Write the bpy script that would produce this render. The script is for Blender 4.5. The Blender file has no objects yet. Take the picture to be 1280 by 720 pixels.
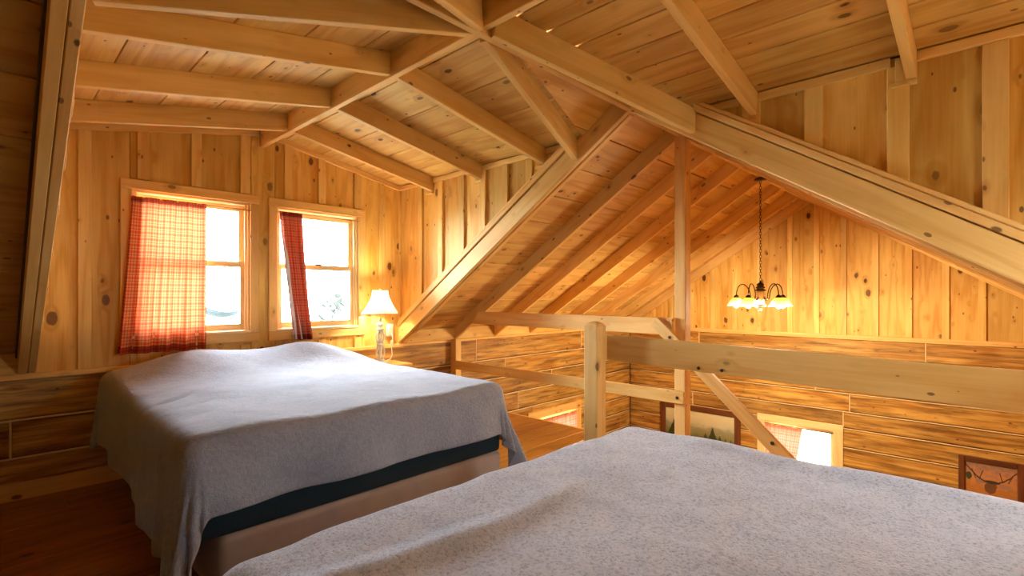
import bpy, bmesh, math, random
from mathutils import Vector, Matrix, noise
random.seed(7)
C = bpy.context.scene.collection
R = math.radians

# ------------------------------------------------------------ camera, sky, light, exposure
H = 1.30                                   # eye height above the loft floor
cam = bpy.data.objects.new('camera', bpy.data.cameras.new('camera'))
C.objects.link(cam)
cam.location = (0, 0, H)
cam.rotation_euler = (R(90), 0, R(43.6634 - 90))
cam.data.sensor_width = 36
cam.data.lens = 36 * 631.146 / 1280
cam.data.shift_y = 9.58 / 1280
cam.data.clip_start = 0.02
bpy.context.scene.camera = cam
vs = bpy.context.scene.view_settings
bpy.context.scene.display_settings.display_device = 'sRGB'
vs.view_transform = 'Standard'; vs.look = 'None'; vs.gamma = 1; vs.use_curve_mapping = False
vs.exposure = 0.92
SKY = 50.0
w = bpy.data.worlds.new('sky'); bpy.context.scene.world = w; w.use_nodes = True
bg = w.node_tree.nodes['Background']
bg.inputs['Color'].default_value = (0.76, 0.88, 1.0, 1); bg.inputs['Strength'].default_value = SKY
BULB = 36.0        # chandelier bulb watts
LAMP = 17.0
FILL_LAMP = 13.0        # watts of the extra lamp added behind the camera as fill light
CEIL = 34.0        # unused wattage of an invented ceiling light; no globes are built

def lamp_light(name, loc, power, col, size=.03, parent=None):
    l = bpy.data.lights.new(name, 'POINT'); l.energy = power; l.color = col; l.shadow_soft_size = size
    o = bpy.data.objects.new(name, l); C.objects.link(o); o.location = loc
    if parent: o.parent = parent; o.matrix_basis = wm(parent).inverted() @ Matrix.Translation(loc)
    return o
def portal(x0, x1, z0, z1, y, out):
    l = bpy.data.lights.new('window_portal', 'AREA'); l.shape = 'RECTANGLE'; l.size = x1-x0; l.size_y = z1-z0
    l.cycles.is_portal = True
    o = bpy.data.objects.new('window_portal', l); C.objects.link(o); o.location = ((x0+x1)/2, y, (z0+z1)/2)
    o.rotation_euler = (R(-90 if out > 0 else 90), 0, 0)
    return o

# ------------------------------------------------------------ room numbers (metres, loft floor at 0)
YR, ZR, M = 1.764, 2.535, 0.64             # main ridge, rafter underside there, roof pitch
YN, YS = 4.5, -0.972                       # window wall and the wall behind the camera
XW, XL, XR, XE = -2.0, 0.23, 3.02, 7.64    # far left wall, dormer cheeks, gable wall
XD = 1.64                                  # dormer ridge
ZG = -2.45                                 # ground floor
OFF = 0.15                                 # rafter underside to roof boards
TH = math.atan(M); CT, ST = math.cos(TH), math.sin(TH)
DM = 0.19; DT = math.atan(DM)
def zb(y): return ZR - M*abs(y-YR)
def zd(x): return 2.575 - DM*abs(x-XD)
DOFF = 0.13
VAL = 0.28                                 # dy of the valley per metre of dx

# ------------------------------------------------------------ object helpers
def wm(o):
    m = o.matrix_basis.copy()
    while o.parent: o = o.parent; m = o.matrix_basis @ m
    return m
def link(name, me, parent=None, mat=None, mw=None, kind=None):
    o = bpy.data.objects.new(name, me); C.objects.link(o)
    mw = mw or Matrix.Identity(4)
    if parent: o.parent = parent; o.matrix_basis = wm(parent).inverted() @ mw
    else: o.matrix_basis = mw
    if mat and me is not None and not me.materials: me.materials.append(mat)
    if kind: o['kind'] = kind
    return o
def struct(name, loc=(0,0,0)):
    o = link(name, None, None, None, Matrix.Translation(loc)); o['kind'] = 'structure'; o.empty_display_size = .1; return o
def thing(name, label, cat, loc=(0,0,0), group=None):
    o = link(name, None, None, None, Matrix.Translation(loc)); o.empty_display_size = .1
    o['label'] = label; o['category'] = cat
    if group: o['group'] = group
    return o
def tag(o, label, cat, group=None):
    o['label'] = label; o['category'] = cat
    if group: o['group'] = group
    return o

def offset_poly(p, c):
    n = len(p); out = []
    for i in range(n):
        a, b, d = Vector(p[i-1]), Vector(p[i]), Vector(p[(i+1) % n])
        e1 = (b-a).normalized(); e2 = (d-b).normalized()
        n1 = Vector((-e1.y, e1.x)); n2 = Vector((-e2.y, e2.x))
        k = 1 + n1.dot(n2)
        out.append(b + (n1+n2)*(c/max(k, .25)))
    return out
_cache = {}
def frame(org, xd, yd):
    x = Vector(xd).normalized(); y = Vector(yd); y = (y - x*x.dot(y)).normalized(); z = x.cross(y)
    m = Matrix.Identity(4)
    for i in range(3): m[i][0], m[i][1], m[i][2], m[i][3] = x[i], y[i], z[i], org[i]
    return m
def board(name, poly, T, org, xd, yd, parent, mat, ch=.003, both=True, shift=True):
    """a plank: polygon in its own plane (grain along local x), thickness T, chamfered rims"""
    p = [Vector(q) for q in poly]
    area = sum(p[i-1].x*p[i].y - p[i].x*p[i-1].y for i in range(len(p)))
    if area < 0: p.reverse()
    m = frame(org, xd, yd)
    if shift:
        c = sum(p, Vector((0,0)))/len(p); p = [q-c for q in p]; m = m @ Matrix.Translation((c.x, c.y, 0))
    key = (tuple((round(q.x, 4), round(q.y, 4)) for q in p), T, mat.name, ch, both)
    me = _cache.get(key)
    if not me:
        n = len(p); inn = offset_poly(p, ch); vs_ = []; fs = []
        if both: rings = [(inn, 0), (p, ch), (p, T-ch), (inn, T)]
        else: rings = [(p, 0), (p, T-ch), (inn, T)]
        for r, z in rings: vs_ += [(q[0], q[1], z) for q in r]
        for k in range(len(rings)-1):
            for i in range(n):
                a, b = k*n+i, k*n+(i+1) % n; fs.append((a, b, b+n, a+n))
        fs.append(tuple(range(n-1, -1, -1))); fs.append(tuple((len(rings)-1)*n+i for i in range(n)))
        me = bpy.data.meshes.new(name); me.from_pydata(vs_, [], fs); me.materials.append(mat); me.update()
        _cache[key] = me
    return link(name, me, parent, None, m)
def bar(name, p0, p1, wid, dep, up, parent, mat, ch=.003):
    """straight timber from p0 to p1 (centre line), wid across, dep along 'up'"""
    p0, p1 = Vector(p0), Vector(p1); L = (p1-p0).length; xd = (p1-p0)/L
    up = Vector(up); up = (up - xd*xd.dot(up)).normalized(); side = xd.cross(up)
    return board(name, [(0, -dep/2), (L, -dep/2), (L, dep/2), (0, dep/2)], wid, p0 - side*wid/2, xd, up, parent, mat, ch)
def box(name, lo, hi, parent, mat, grain=0, ch=.003):
    lo, hi = Vector(lo), Vector(hi); d = hi-lo
    if grain == 0: return board(name, [(0,0),(d.x,0),(d.x,d.y),(0,d.y)], d.z, lo, (1,0,0), (0,1,0), parent, mat, ch)
    if grain == 1: return board(name, [(0,0),(d.y,0),(d.y,d.z),(0,d.z)], d.x, lo, (0,1,0), (0,0,1), parent, mat, ch)
    return board(name, [(0,0),(d.z,0),(d.z,d.x),(0,d.x)], d.y, lo, (0,0,1), (1,0,0), parent, mat, ch)

def bm_obj(name, bm, parent=None, mat=None, smooth=True, loc=None, kind=None, sub=0):
    me = bpy.data.meshes.new(name)
    bmesh.ops.recalc_face_normals(bm, faces=bm.faces[:])
    if loc: bmesh.ops.translate(bm, verts=bm.verts[:], vec=-Vector(loc))
    bm.to_mesh(me); bm.free()
    for f in me.polygons: f.use_smooth = smooth
    o = link(name, me, parent, mat, Matrix.Translation(loc) if loc else None, kind)
    if sub: s = o.modifiers.new('sub', 'SUBSURF'); s.levels = s.render_levels = sub
    return o
def lathe(bm, prof, c=(0,0,0), seg=20, sq=None, close=False):
    rings = []
    for r, z in prof:
        ring = []
        for i in range(seg):
            a = 2*math.pi*i/seg; k = sq(a) if sq else 1
            ring.append(bm.verts.new((c[0]+r*k*math.cos(a), c[1]+r*k*math.sin(a), c[2]+z)))
        rings.append(ring)
    for k in range(len(rings)-1):
        for i in range(seg): bm.faces.new((rings[k][i], rings[k][(i+1) % seg], rings[k+1][(i+1) % seg], rings[k+1][i]))
    if close: bm.faces.new(rings[0]); bm.faces.new(rings[-1])
    return bm
def tube(bm, pts, r, seg=8, closed=False):
    pts = [Vector(p) for p in pts]; rings = []; n = len(pts)
    prev = None
    for i, p in enumerate(pts):
        if closed: t = (pts[(i+1) % n]-pts[i-1]).normalized()
        else: t = (pts[min(i+1, n-1)]-pts[max(i-1, 0)]).normalized()
        u = prev or (Vector((0,0,1)) if abs(t.z) < .9 else Vector((1,0,0)))
        u = (u - t*t.dot(u)).normalized(); prev = u; v = t.cross(u)
        rr = r[i] if isinstance(r, (list, tuple)) else r
        rings.append([bm.verts.new(p + (u*math.cos(2*math.pi*k/seg)+v*math.sin(2*math.pi*k/seg))*rr) for k in range(seg)])
    for i in range(n if closed else n-1):
        a, b = rings[i], rings[(i+1) % n]
        for k in range(seg): bm.faces.new((a[k], a[(k+1) % seg], b[(k+1) % seg], b[k]))
    if not closed: bm.faces.new(rings[0]); bm.faces.new(rings[-1])
    return bm
def abox(bm, lo, hi):
    r = bmesh.ops.create_cube(bm, size=1)
    for v in r['verts']:
        v.co = Vector([lo[i] + (v.co[i]+.5)*(hi[i]-lo[i]) for i in range(3)])
    return bm

# ------------------------------------------------------------ materials
def new_mat(name):
    m = bpy.data.materials.new(name); m.use_nodes = True
    nt = m.node_tree; return m, nt, nt.nodes['Principled BSDF']
def N(nt, t, **kw):
    n = nt.nodes.new(t)
    for k, v in kw.items(): setattr(n, k, v)
    return n
def math_(nt, op, a, b=None, c=None, clamp=False):
    n = nt.nodes.new('ShaderNodeMath'); n.operation = op; n.use_clamp = clamp
    for i, x in enumerate((a, b, c)):
        if x is None: continue
        if isinstance(x, (int, float)): n.inputs[i].default_value = x
        else: nt.links.new(x, n.inputs[i])
    return n.outputs[0]
def ramp(nt, val, stops):
    n = nt.nodes.new('ShaderNodeValToRGB'); cr = n.color_ramp
    while len(cr.elements) < len(stops): cr.elements.new(.5)
    for e, (p, c) in zip(cr.elements, stops):
        e.position = p; e.color = (*c, 1) if len(c) == 3 else c
    nt.links.new(val, n.inputs[0]); return n.outputs[0]
def mix(nt, fac, a, b, mode='MIX'):
    n = nt.nodes.new('ShaderNodeMix'); n.data_type = 'RGBA'; n.blend_type = mode
    for s, x in ((n.inputs['Factor'], fac), (n.inputs['A'], a), (n.inputs['B'], b)):
        if isinstance(x, (int, float)): s.default_value = x
        elif isinstance(x, tuple): s.default_value = (*x, 1)
        else: nt.links.new(x, s)
    return n.outputs['Result']
def srgb(r, g, b):
    f = lambda c: (c/255/12.92) if c/255 <= .04045 else ((c/255+.055)/1.055)**2.4
    return (f(r), f(g), f(b))
def wood(name, light, dark, knot, knots=.19, ksc=(4.6, 8, 8), rough=.58, weather=None, tint=.13, contrast=1.0, coat=.0, bump=.25, pins=True):
    m, nt, b = new_mat(name)
    tc = N(nt, 'ShaderNodeTexCoord'); oi = N(nt, 'ShaderNodeObjectInfo')
    add = N(nt, 'ShaderNodeVectorMath', operation='ADD')
    sc = N(nt, 'ShaderNodeVectorMath', operation='SCALE'); sc.inputs[0].default_value = (31.7, 17.3, 53.1)
    nt.links.new(oi.outputs['Random'], sc.inputs['Scale'])
    nt.links.new(tc.outputs['Object'], add.inputs[0]); nt.links.new(sc.outputs[0], add.inputs[1])
    P = add.outputs[0]
    def mapped(s):
        v = N(nt, 'ShaderNodeVectorMath', operation='MULTIPLY'); nt.links.new(P, v.inputs[0]); v.inputs[1].default_value = s; return v.outputs[0]
    # knots
    vo = N(nt, 'ShaderNodeTexVoronoi'); nt.links.new(mapped(ksc), vo.inputs['Vector']); vo.inputs['Scale'].default_value = 1
    dist = vo.outputs['Distance']
    wob = N(nt, 'ShaderNodeTexNoise'); nt.links.new(mapped((20, 34, 34)), wob.inputs['Vector']); wob.inputs['Scale'].default_value = 1
    dk = math_(nt, 'ADD', dist, math_(nt, 'MULTIPLY', math_(nt, 'SUBTRACT', wob.outputs['Fac'], .5), .10))
    cellr = N(nt, 'ShaderNodeSeparateColor'); nt.links.new(vo.outputs['Color'], cellr.inputs[0])
    rad = math_(nt, 'MULTIPLY', cellr.outputs[0], knots)          # each knot its own size
    kmask = math_(nt, 'MULTIPLY', math_(nt, 'SUBTRACT', math_(nt, 'MULTIPLY', rad, .78), dk), 26, clamp=True)
    halo = math_(nt, 'MULTIPLY', math_(nt, 'SUBTRACT', math_(nt, 'ADD', rad, .16), dk), 3.0, clamp=True)
    # grain lines bending round the knots
    lo = N(nt, 'ShaderNodeTexNoise'); nt.links.new(mapped((.55, 5, 5)), lo.inputs['Vector']); lo.inputs['Scale'].default_value = 1; lo.inputs['Detail'].default_value = 2
    s_ = math_(nt, 'ADD', math_(nt, 'MULTIPLY', lo.outputs['Fac'], 34), math_(nt, 'MULTIPLY', halo, 5))
    rings = math_(nt, 'POWER', math_(nt, 'ADD', math_(nt, 'MULTIPLY', math_(nt, 'SINE', s_), .5), .5), 2.2)
    fi = N(nt, 'ShaderNodeTexNoise'); nt.links.new(mapped((4, 90, 90)), fi.inputs['Vector']); fi.inputs['Scale'].default_value = 1; fi.inputs['Detail'].default_value = 4
    bl = N(nt, 'ShaderNodeTexNoise'); nt.links.new(mapped((1.6, 4, 4)), bl.inputs['Vector']); bl.inputs['Scale'].default_value = 1; bl.inputs['Detail'].default_value = 3
    g = math_(nt, 'ADD', math_(nt, 'MULTIPLY', rings, .34*contrast), math_(nt, 'MULTIPLY', fi.outputs['Fac'], .6*contrast))
    g = math_(nt, 'ADD', g, math_(nt, 'MULTIPLY', math_(nt, 'SUBTRACT', bl.outputs['Fac'], .45), 1.1*contrast), clamp=True)
    col = mix(nt, g, light, dark)
    if weather:
        wn = N(nt, 'ShaderNodeTexNoise'); nt.links.new(mapped((1.7, 26, 26)), wn.inputs['Vector']); wn.inputs['Scale'].default_value = 1; wn.inputs['Detail'].default_value = 6; wn.inputs['Roughness'].default_value = .7
        wmk = ramp(nt, wn.outputs['Fac'], [(.44, (0,0,0)), (.66, (1,1,1))])
        col = mix(nt, math_(nt, 'MULTIPLY', wmk, .85), col, weather)
    col = mix(nt, math_(nt, 'MULTIPLY', halo, .45), col, tuple(d*.75 for d in dark))
    col = mix(nt, math_(nt, 'MULTIPLY', kmask, math_(nt, 'ADD', .45, math_(nt, 'MULTIPLY', cellr.outputs[1], .5))), col, knot)
    if pins:
        v2 = N(nt, 'ShaderNodeTexVoronoi'); nt.links.new(mapped((9, 17, 17)), v2.inputs['Vector']); v2.inputs['Scale'].default_value = 1
        c2_ = N(nt, 'ShaderNodeSeparateColor'); nt.links.new(v2.outputs['Color'], c2_.inputs[0])
        pm = math_(nt, 'MULTIPLY', math_(nt, 'SUBTRACT', math_(nt, 'MULTIPLY', math_(nt, 'SUBTRACT', c2_.outputs[0], .45), .32), v2.outputs['Distance']), 30, clamp=True)
        col = mix(nt, math_(nt, 'MULTIPLY', pm, .75), col, knot)
    # every piece its own tone
    r2 = math_(nt, 'FRACT', math_(nt, 'MULTIPLY', oi.outputs['Random'], 91.7))
    hs = N(nt, 'ShaderNodeHueSaturation'); hs.inputs['Saturation'].default_value = 1.03; nt.links.new(col, hs.inputs['Color'])
    nt.links.new(math_(nt, 'ADD', 1-tint, math_(nt, 'MULTIPLY', r2, tint*1.35)), hs.inputs['Value'])
    nt.links.new(math_(nt, 'ADD', .504, math_(nt, 'MULTIPLY', oi.outputs['Random'], .007)), hs.inputs['Hue'])
    nt.links.new(hs.outputs[0], b.inputs['Base Color'])
    b.inputs['Roughness'].default_value = rough; b.inputs['Specular IOR Level'].default_value = .3
    b.inputs['Coat Weight'].default_value = coat; b.inputs['Coat Roughness'].default_value = .25
    bp = N(nt, 'ShaderNodeBump'); bp.inputs['Strength'].default_value = bump; bp.inputs['Distance'].default_value = .004
    nt.links.new(math_(nt, 'SUBTRACT', 1, g), bp.inputs['Height']); nt.links.new(bp.outputs[0], b.inputs['Normal'])
    return m
pine = wood('pine', srgb(244,198,128), srgb(216,154,82), srgb(92,44,20))
pine_wall = wood('pine_wall', srgb(242,194,114), srgb(208,144,68), srgb(84,38,18), knots=.30, ksc=(4.4, 7.5, 7.5), tint=.24, contrast=1.15)
pine_roof = wood('pine_roof', srgb(242,194,118), srgb(202,138,68), srgb(84,40,20), knots=.24, tint=.22, contrast=1.05)
batten_m = wood('pine_batten', srgb(246,204,128), srgb(216,154,80), srgb(120,62,28), knots=.13, ksc=(6, 9, 9), tint=.18)
log_m = wood('log_weathered', srgb(230,178,100), srgb(178,116,52), srgb(60,30,14), knots=.16, weather=srgb(96,60,28), tint=.32, contrast=1.25, bump=.6, coat=.08)
floor_m = wood('floor_pine', srgb(180,112,48), srgb(112,58,22), srgb(50,22,10), knots=.2, rough=.35, coat=.4)
frame_dark = wood('frame_walnut', srgb(120,66,34), srgb(84,42,22), srgb(40,20,10), knots=.03, tint=.1)
sash_m = wood('sash_pine', pins=False, light=srgb(250,220,164), dark=srgb(236,190,126), knot=srgb(150,90,50), knots=.03, tint=.08)
def plain(name, col, rough=.6, metal=0, bump=None, **kw):
    m, nt, b = new_mat(name)
    n = N(nt, 'ShaderNodeTexNoise'); n.inputs['Scale'].default_value = kw.get('scale', 30); n.inputs['Detail'].default_value = 4
    tc = N(nt, 'ShaderNodeTexCoord'); nt.links.new(tc.outputs['Object'], n.inputs['Vector'])
    v = kw.get('var', .12)
    c = mix(nt, n.outputs['Fac'], tuple(x*(1-v) for x in col), tuple(min(1, x*(1+v)) for x in col))
    nt.links.new(c, b.inputs['Base Color']); b.inputs['Roughness'].default_value = rough; b.inputs['Metallic'].default_value = metal
    if bump:
        bp = N(nt, 'ShaderNodeBump'); bp.inputs['Strength'].default_value = bump; bp.inputs['Distance'].default_value = .003
        nt.links.new(n.outputs['Fac'], bp.inputs['Height']); nt.links.new(bp.outputs[0], b.inputs['Normal'])
    return m
sheath = plain('sheathing', (.10,.07,.045), .9)
chink_m = plain('chinking', srgb(226,196,140), .8, bump=.5)
cream = plain('cream_paint', srgb(232,226,206), .55, bump=.3)
plastic = plain('ivory_plastic', srgb(226,214,180), .4)
bronze = plain('aged_bronze', srgb(70,52,36), .4, .8)
brass = plain('brass', srgb(196,150,84), .3, .9)
steel = plain('bolt_steel', srgb(90,84,78), .35, .9)
navy = plain('box_spring_cloth', srgb(22,42,50), .95, bump=.8, scale=160)
beige = plain('quilted_beige', srgb(176,160,148), .9, bump=.6, scale=14)
mattr = plain('mattress_cloth', srgb(200,196,190), .9, bump=.5)
snow = plain('pale_ground', srgb(120,126,112), .9, scale=.3)
leaf_m = plain('leaves', srgb(19,24,13), .8, scale=4, var=.3)
bark_m = plain('bark', srgb(15,17,15), .9)
sling = plain('sling_cloth', srgb(20,28,30), .9)

def fleece(name, col, dark, sc, speck=0):
    m, nt, b = new_mat(name)
    tc = N(nt, 'ShaderNodeTexCoord')
    n1 = N(nt, 'ShaderNodeTexNoise'); n1.inputs['Scale'].default_value = sc; n1.inputs['Detail'].default_value = 6; n1.inputs['Roughness'].default_value = .65
    n2 = N(nt, 'ShaderNodeTexNoise'); n2.inputs['Scale'].default_value = sc*.09; n2.inputs['Detail'].default_value = 5; n2.inputs['Distortion'].default_value = 1.2
    n3 = N(nt, 'ShaderNodeTexNoise'); n3.inputs['Scale'].default_value = sc*3.2; n3.inputs['Detail'].default_value = 2
    for n in (n1, n2, n3): nt.links.new(tc.outputs['Object'], n.inputs['Vector'])
    s = math_(nt, 'ADD', math_(nt, 'MULTIPLY', n1.outputs['Fac'], .6), math_(nt, 'MULTIPLY', n2.outputs['Fac'], .4))
    c = ramp(nt, s, [(.40, dark), (.56, col)])
    if speck: c = mix(nt, math_(nt, 'MULTIPLY', ramp(nt, n1.outputs['Fac'], [(.36, (1,1,1)), (.46, (0,0,0))]), speck), c, srgb(120, 118, 122))
    nt.links.new(c, b.inputs['Base Color']); b.inputs['Roughness'].default_value = .95
    b.inputs['Sheen Weight'].default_value = .35; b.inputs['Sheen Roughness'].default_value = .45
    bp = N(nt, 'ShaderNodeBump'); bp.inputs['Strength'].default_value = .85; bp.inputs['Distance'].default_value = .018 if speck else .010
    h = math_(nt, 'ADD', math_(nt, 'ADD', math_(nt, 'MULTIPLY', n1.outputs['Fac'], 1.0), math_(nt, 'MULTIPLY', n2.outputs['Fac'], 1.2)), math_(nt, 'MULTIPLY', n3.outputs['Fac'], .35))
    nt.links.new(h, bp.inputs['Height']); nt.links.new(bp.outputs[0], b.inputs['Normal'])
    return m
fleece1 = fleece('grey_fleece', srgb(150,153,163), srgb(136,139,150), 60)
fleece2 = fleece('fluffy_grey_fleece', srgb(234,239,250), srgb(210,216,230), 105, .42)

def glass_mat():
    m = bpy.data.materials.new('window_glass'); m.use_nodes = True; nt = m.node_tree; nt.nodes.clear()
    out = N(nt, 'ShaderNodeOutputMaterial'); t = N(nt, 'ShaderNodeBsdfTransparent'); g = N(nt, 'ShaderNodeBsdfGlossy')
    g.inputs['Roughness'].default_value = .02; t.inputs[0].default_value = (.97,.98,.98,1)
    f = N(nt, 'ShaderNodeFresnel'); f.inputs[0].default_value = 1.35
    mx = N(nt, 'ShaderNodeMixShader'); nt.links.new(f.outputs[0], mx.inputs[0]); nt.links.new(t.outputs[0], mx.inputs[1]); nt.links.new(g.outputs[0], mx.inputs[2])
    nt.links.new(mx.outputs[0], out.inputs[0]); return m
glass = glass_mat()
def cloth_plaid(name, base, line1, line2, hem, trans=.55, nu=13, nv=22):
    m = bpy.data.materials.new(name); m.use_nodes = True; nt = m.node_tree; nt.nodes.clear()
    out = N(nt, 'ShaderNodeOutputMaterial'); uv = N(nt, 'ShaderNodeUVMap'); sep = N(nt, 'ShaderNodeSeparateXYZ')
    nt.links.new(uv.outputs[0], sep.inputs[0]); U, V = sep.outputs[0], sep.outputs[1]
    def lines(c, n, off, wd):
        f = math_(nt, 'FRACT', math_(nt, 'ADD', math_(nt, 'MULTIPLY', c, n), off))
        return math_(nt, 'LESS_THAN', math_(nt, 'ABSOLUTE', math_(nt, 'SUBTRACT', f, .5)), wd)
    c = mix(nt, math_(nt, 'MULTIPLY', lines(U, nu, 0, .16), .5), base, line1)
    c = mix(nt, math_(nt, 'MULTIPLY', lines(V, nv, 0, .16), .5), c, line1)
    c = mix(nt, math_(nt, 'MULTIPLY', lines(U, nu, .5, .05), .55), c, line2)
    c = mix(nt, math_(nt, 'MULTIPLY', lines(V, nv, .5, .05), .55), c, line2)
    hm = math_(nt, 'MAXIMUM', math_(nt, 'LESS_THAN', V, .045), math_(nt, 'GREATER_THAN', V, .965))
    hm = math_(nt, 'MAXIMUM', hm, math_(nt, 'GREATER_THAN', math_(nt, 'ABSOLUTE', math_(nt, 'SUBTRACT', U, .5)), .488))
    c = mix(nt, math_(nt, 'MULTIPLY', hm, .75), c, hem)
    d = N(nt, 'ShaderNodeBsdfDiffuse'); t = N(nt, 'ShaderNodeBsdfTranslucent'); mx = N(nt, 'ShaderNodeMixShader')
    nt.links.new(c, d.inputs[0]); nt.links.new(c, t.inputs[0]); mx.inputs[0].default_value = trans
    nt.links.new(d.outputs[0], mx.inputs[1]); nt.links.new(t.outputs[0], mx.inputs[2]); nt.links.new(mx.outputs[0], out.inputs[0])
    return m
plaid = cloth_plaid('red_plaid', srgb(232,150,92), srgb(196,54,36), srgb(90,36,80), srgb(130,16,12), .15, 13, 24)
plaid2 = cloth_plaid('faded_plaid', srgb(206,130,96), srgb(176,52,44), srgb(86,40,84), srgb(120,30,30), .17, 6, 24)
lining = plain('white_lining', srgb(226,222,216), .9)
def emis(name, col, s, base=(.8,.8,.8)):
    m, nt, b = new_mat(name); b.inputs['Base Color'].default_value = (*base, 1)
    b.inputs['Emission Color'].default_value = (*col, 1); b.inputs['Emission Strength'].default_value = s; return m

# ============================================================ SETTING
# ---- loft floor: boards along x
floor = struct('floor')
y = YS; k = 0
while y < YN-.01:
    y1 = min(y+.182, YN); xe = 4.03 if y > YR-.02 else 2.76
    cut = XW + 1.2 + (k*1.37) % 3.1
    for a, b_ in ((XW, cut), (cut, xe)):
        board('floor_board', [(a,0),(b_-.002,0),(b_-.002,y1-y-.003),(a,y1-y-.003)], .03, (0,y,-.03), (1,0,0), (0,1,0), floor, floor_m, .002, False)
    y = y1; k += 1
box('edge_board', (4.03, YR-.03, -.24), (4.06, YN, .0), floor, pine, 1)
box('edge_board', (2.76, YS, -.24), (2.79, YR-.03, .0), floor, pine, 1)
box('edge_board', (2.79, YR-.03, -.24), (4.03, YR, -.031), floor, pine, 0)
box('subfloor', (XW, YS, -.06), (2.75, YN, -.032), floor, sheath)
box('subfloor', (2.75, YR, -.06), (4.02, YN, -.032), floor, sheath)
yy = YS+.3
while yy < YN:
    box('joist', (XW, yy, -.22), (4.02 if yy > YR else 2.75, yy+.045, -.06), floor, pine); yy += .6
low = struct('floor.001')
y = YS; k = 0
while y < YN-.01:
    y1 = min(y+.25, YN); cut = XW+2+(k*1.9) % 5
    for a, b_ in ((XW, cut), (cut, XE)):
        board('floor_board', [(a,0),(b_-.002,0),(b_-.002,y1-y-.003),(a,y1-y-.003)], .03, (0,y,ZG-.03), (1,0,0), (0,1,0), low, floor_m, .002, False)
    y = y1; k += 1
box('subfloor', (XW-.2, YS-.2, ZG-.08), (XE+.2, YN+.2, ZG-.032), low, sheath)

# ---- main roof
ceiling = struct('ceiling')
rows = [0, .334]
while rows[-1] < 2.70: rows.append(min(rows[-1]+.272, 2.80))
def roofboard(poly, side, name='roof_board', mat=pine_roof, T=.02, off=OFF, par=ceiling):
    # poly in (x, dy); lies in the roof plane on side +1 (north) or -1
    org = Vector((0, YR, ZR+off)); yd = Vector((0, side*CT, -ST))
    p = [(x, d/CT) for x, d in poly]
    o = org.copy()
    n = Vector((1,0,0)).cross(yd.normalized())
    if n.z < 0: o = o - n*T
    return board(name, p, T, o, (1,0,0), yd, par, mat, .003)
for side in (1, -1):
    for a, b_ in zip(rows, rows[1:]):
        g = .005
        d0, d1 = a+(.002 if a else 0), b_-g
        for sx, xe in ((1, XE), (-1, XW)):
            xc = XR+.02 if sx > 0 else XL-.02
            vdy = VAL*abs(xc-XD)
            vx = lambda d: XD + (xc-XD)*d/vdy
            if d1 <= vdy: p = [(vx(d0), d0), (xe, d0), (xe, d1), (vx(d1), d1)]
            elif d0 < vdy: p = [(vx(d0), d0), (xe, d0), (xe, d1), (xc, d1), (xc, vdy)]
            else: p = [(xc, d0), (xe, d0), (xe, d1), (xc, d1)]
            if side < 0 and sx < 0 and 0: continue
            roofboard(p, side)
    # sheathing above
    for sx, xe in ((1, XE+.1), (-1, XW-.1)):
        xc = XR if sx > 0 else XL
        roofboard([(xc,0),(xe,0),(xe,2.95),(xc,2.95)], side, 'roof_sheathing', sheath, .03, OFF+.03)
    for xc in (XR, XL):
        roofboard([(XD,-.02),(xc,-.02),(xc,VAL*abs(xc-XD)+.02)], side, 'roof_sheathing', sheath, .03, OFF+.03)
def rafter(x, side, d0=.02, d1=2.736, dep=OFF, th=.04, name='rafter'):
    xd = Vector((0, side*CT, -ST))
    # polygon in the vertical plane: local x down the slope, local y = world-up component
    yd = Vector((0, side*ST, CT))
    L0, L1 = d0/CT, d1/CT; hp = dep*CT; s = dep*ST
    p = [(L0, 0), (L1, 0), (L1-0, 0), (L1-s, hp), (L0-s, hp)]
    p = [p[0], p[1], p[3], p[4]]
    z = xd.cross(yd); o = Vector((x, YR, ZR)) - z*th/2
    return board(name, p, th, o, xd, yd, ceiling, pine)
for side in (1, -1):
    for x in (3.75, 4.385, 5.045, 5.715, 6.38, 7.02, 7.60, -.43, -1.08, -1.72): rafter(x, side)
    for x, s in ((XR, 1), (XL, -1)):
        # trimmer rafter, its face board and the cap strip along the edge of the dormer opening
        rafter(x+s*.03 if s > 0 else .172, side, .02, 2.736, OFF, .045, 'trimmer')
        fx = x - s*.03 if s > 0 else .217
        xd = Vector((0, side*CT, -ST)); yd = Vector((0, side*ST, CT)); z = xd.cross(yd)
        def strip(nm, h0, h1, t, x0, d0=.0):
            L0, L1 = d0/CT, 2.70/CT; a, b_ = h0*CT, h1*CT; q = ST/CT
            p = [(L0-a*q, a), (L1-a*q, a), (L1-b_*q, b_), (L0-b_*q, b_)]
            return board(nm, p, t, Vector((x0, YR, ZR)) - z*t/2, xd, yd, ceiling, pine, .004)
        strip('fascia_board', 0, .165, .04, fx)
        strip('cap_strip', .172, .215, .055, fx-s*.006, .45)
        strip('cap_strip', .217, .245, .035, fx-s*.010, .45)
# blocking between rafters above the log wall
for y0 in (YN-.03, YS):
    for a, b_ in zip((3.08, 3.77, 4.405, 5.065, 5.735, 6.40, 7.04), (3.73, 4.365, 5.025, 5.695, 6.36, 7.0, 7.58)):
        box('blocking', (a, y0, .80), (b_, y0+.03, .935), ceiling, pine_wall)
    for a, b_ in ((-.41, .18), (-1.06, -.45)):
        box('blocking', (a, y0, .80), (b_, y0+.03, .935), ceiling, pine_wall)

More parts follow.
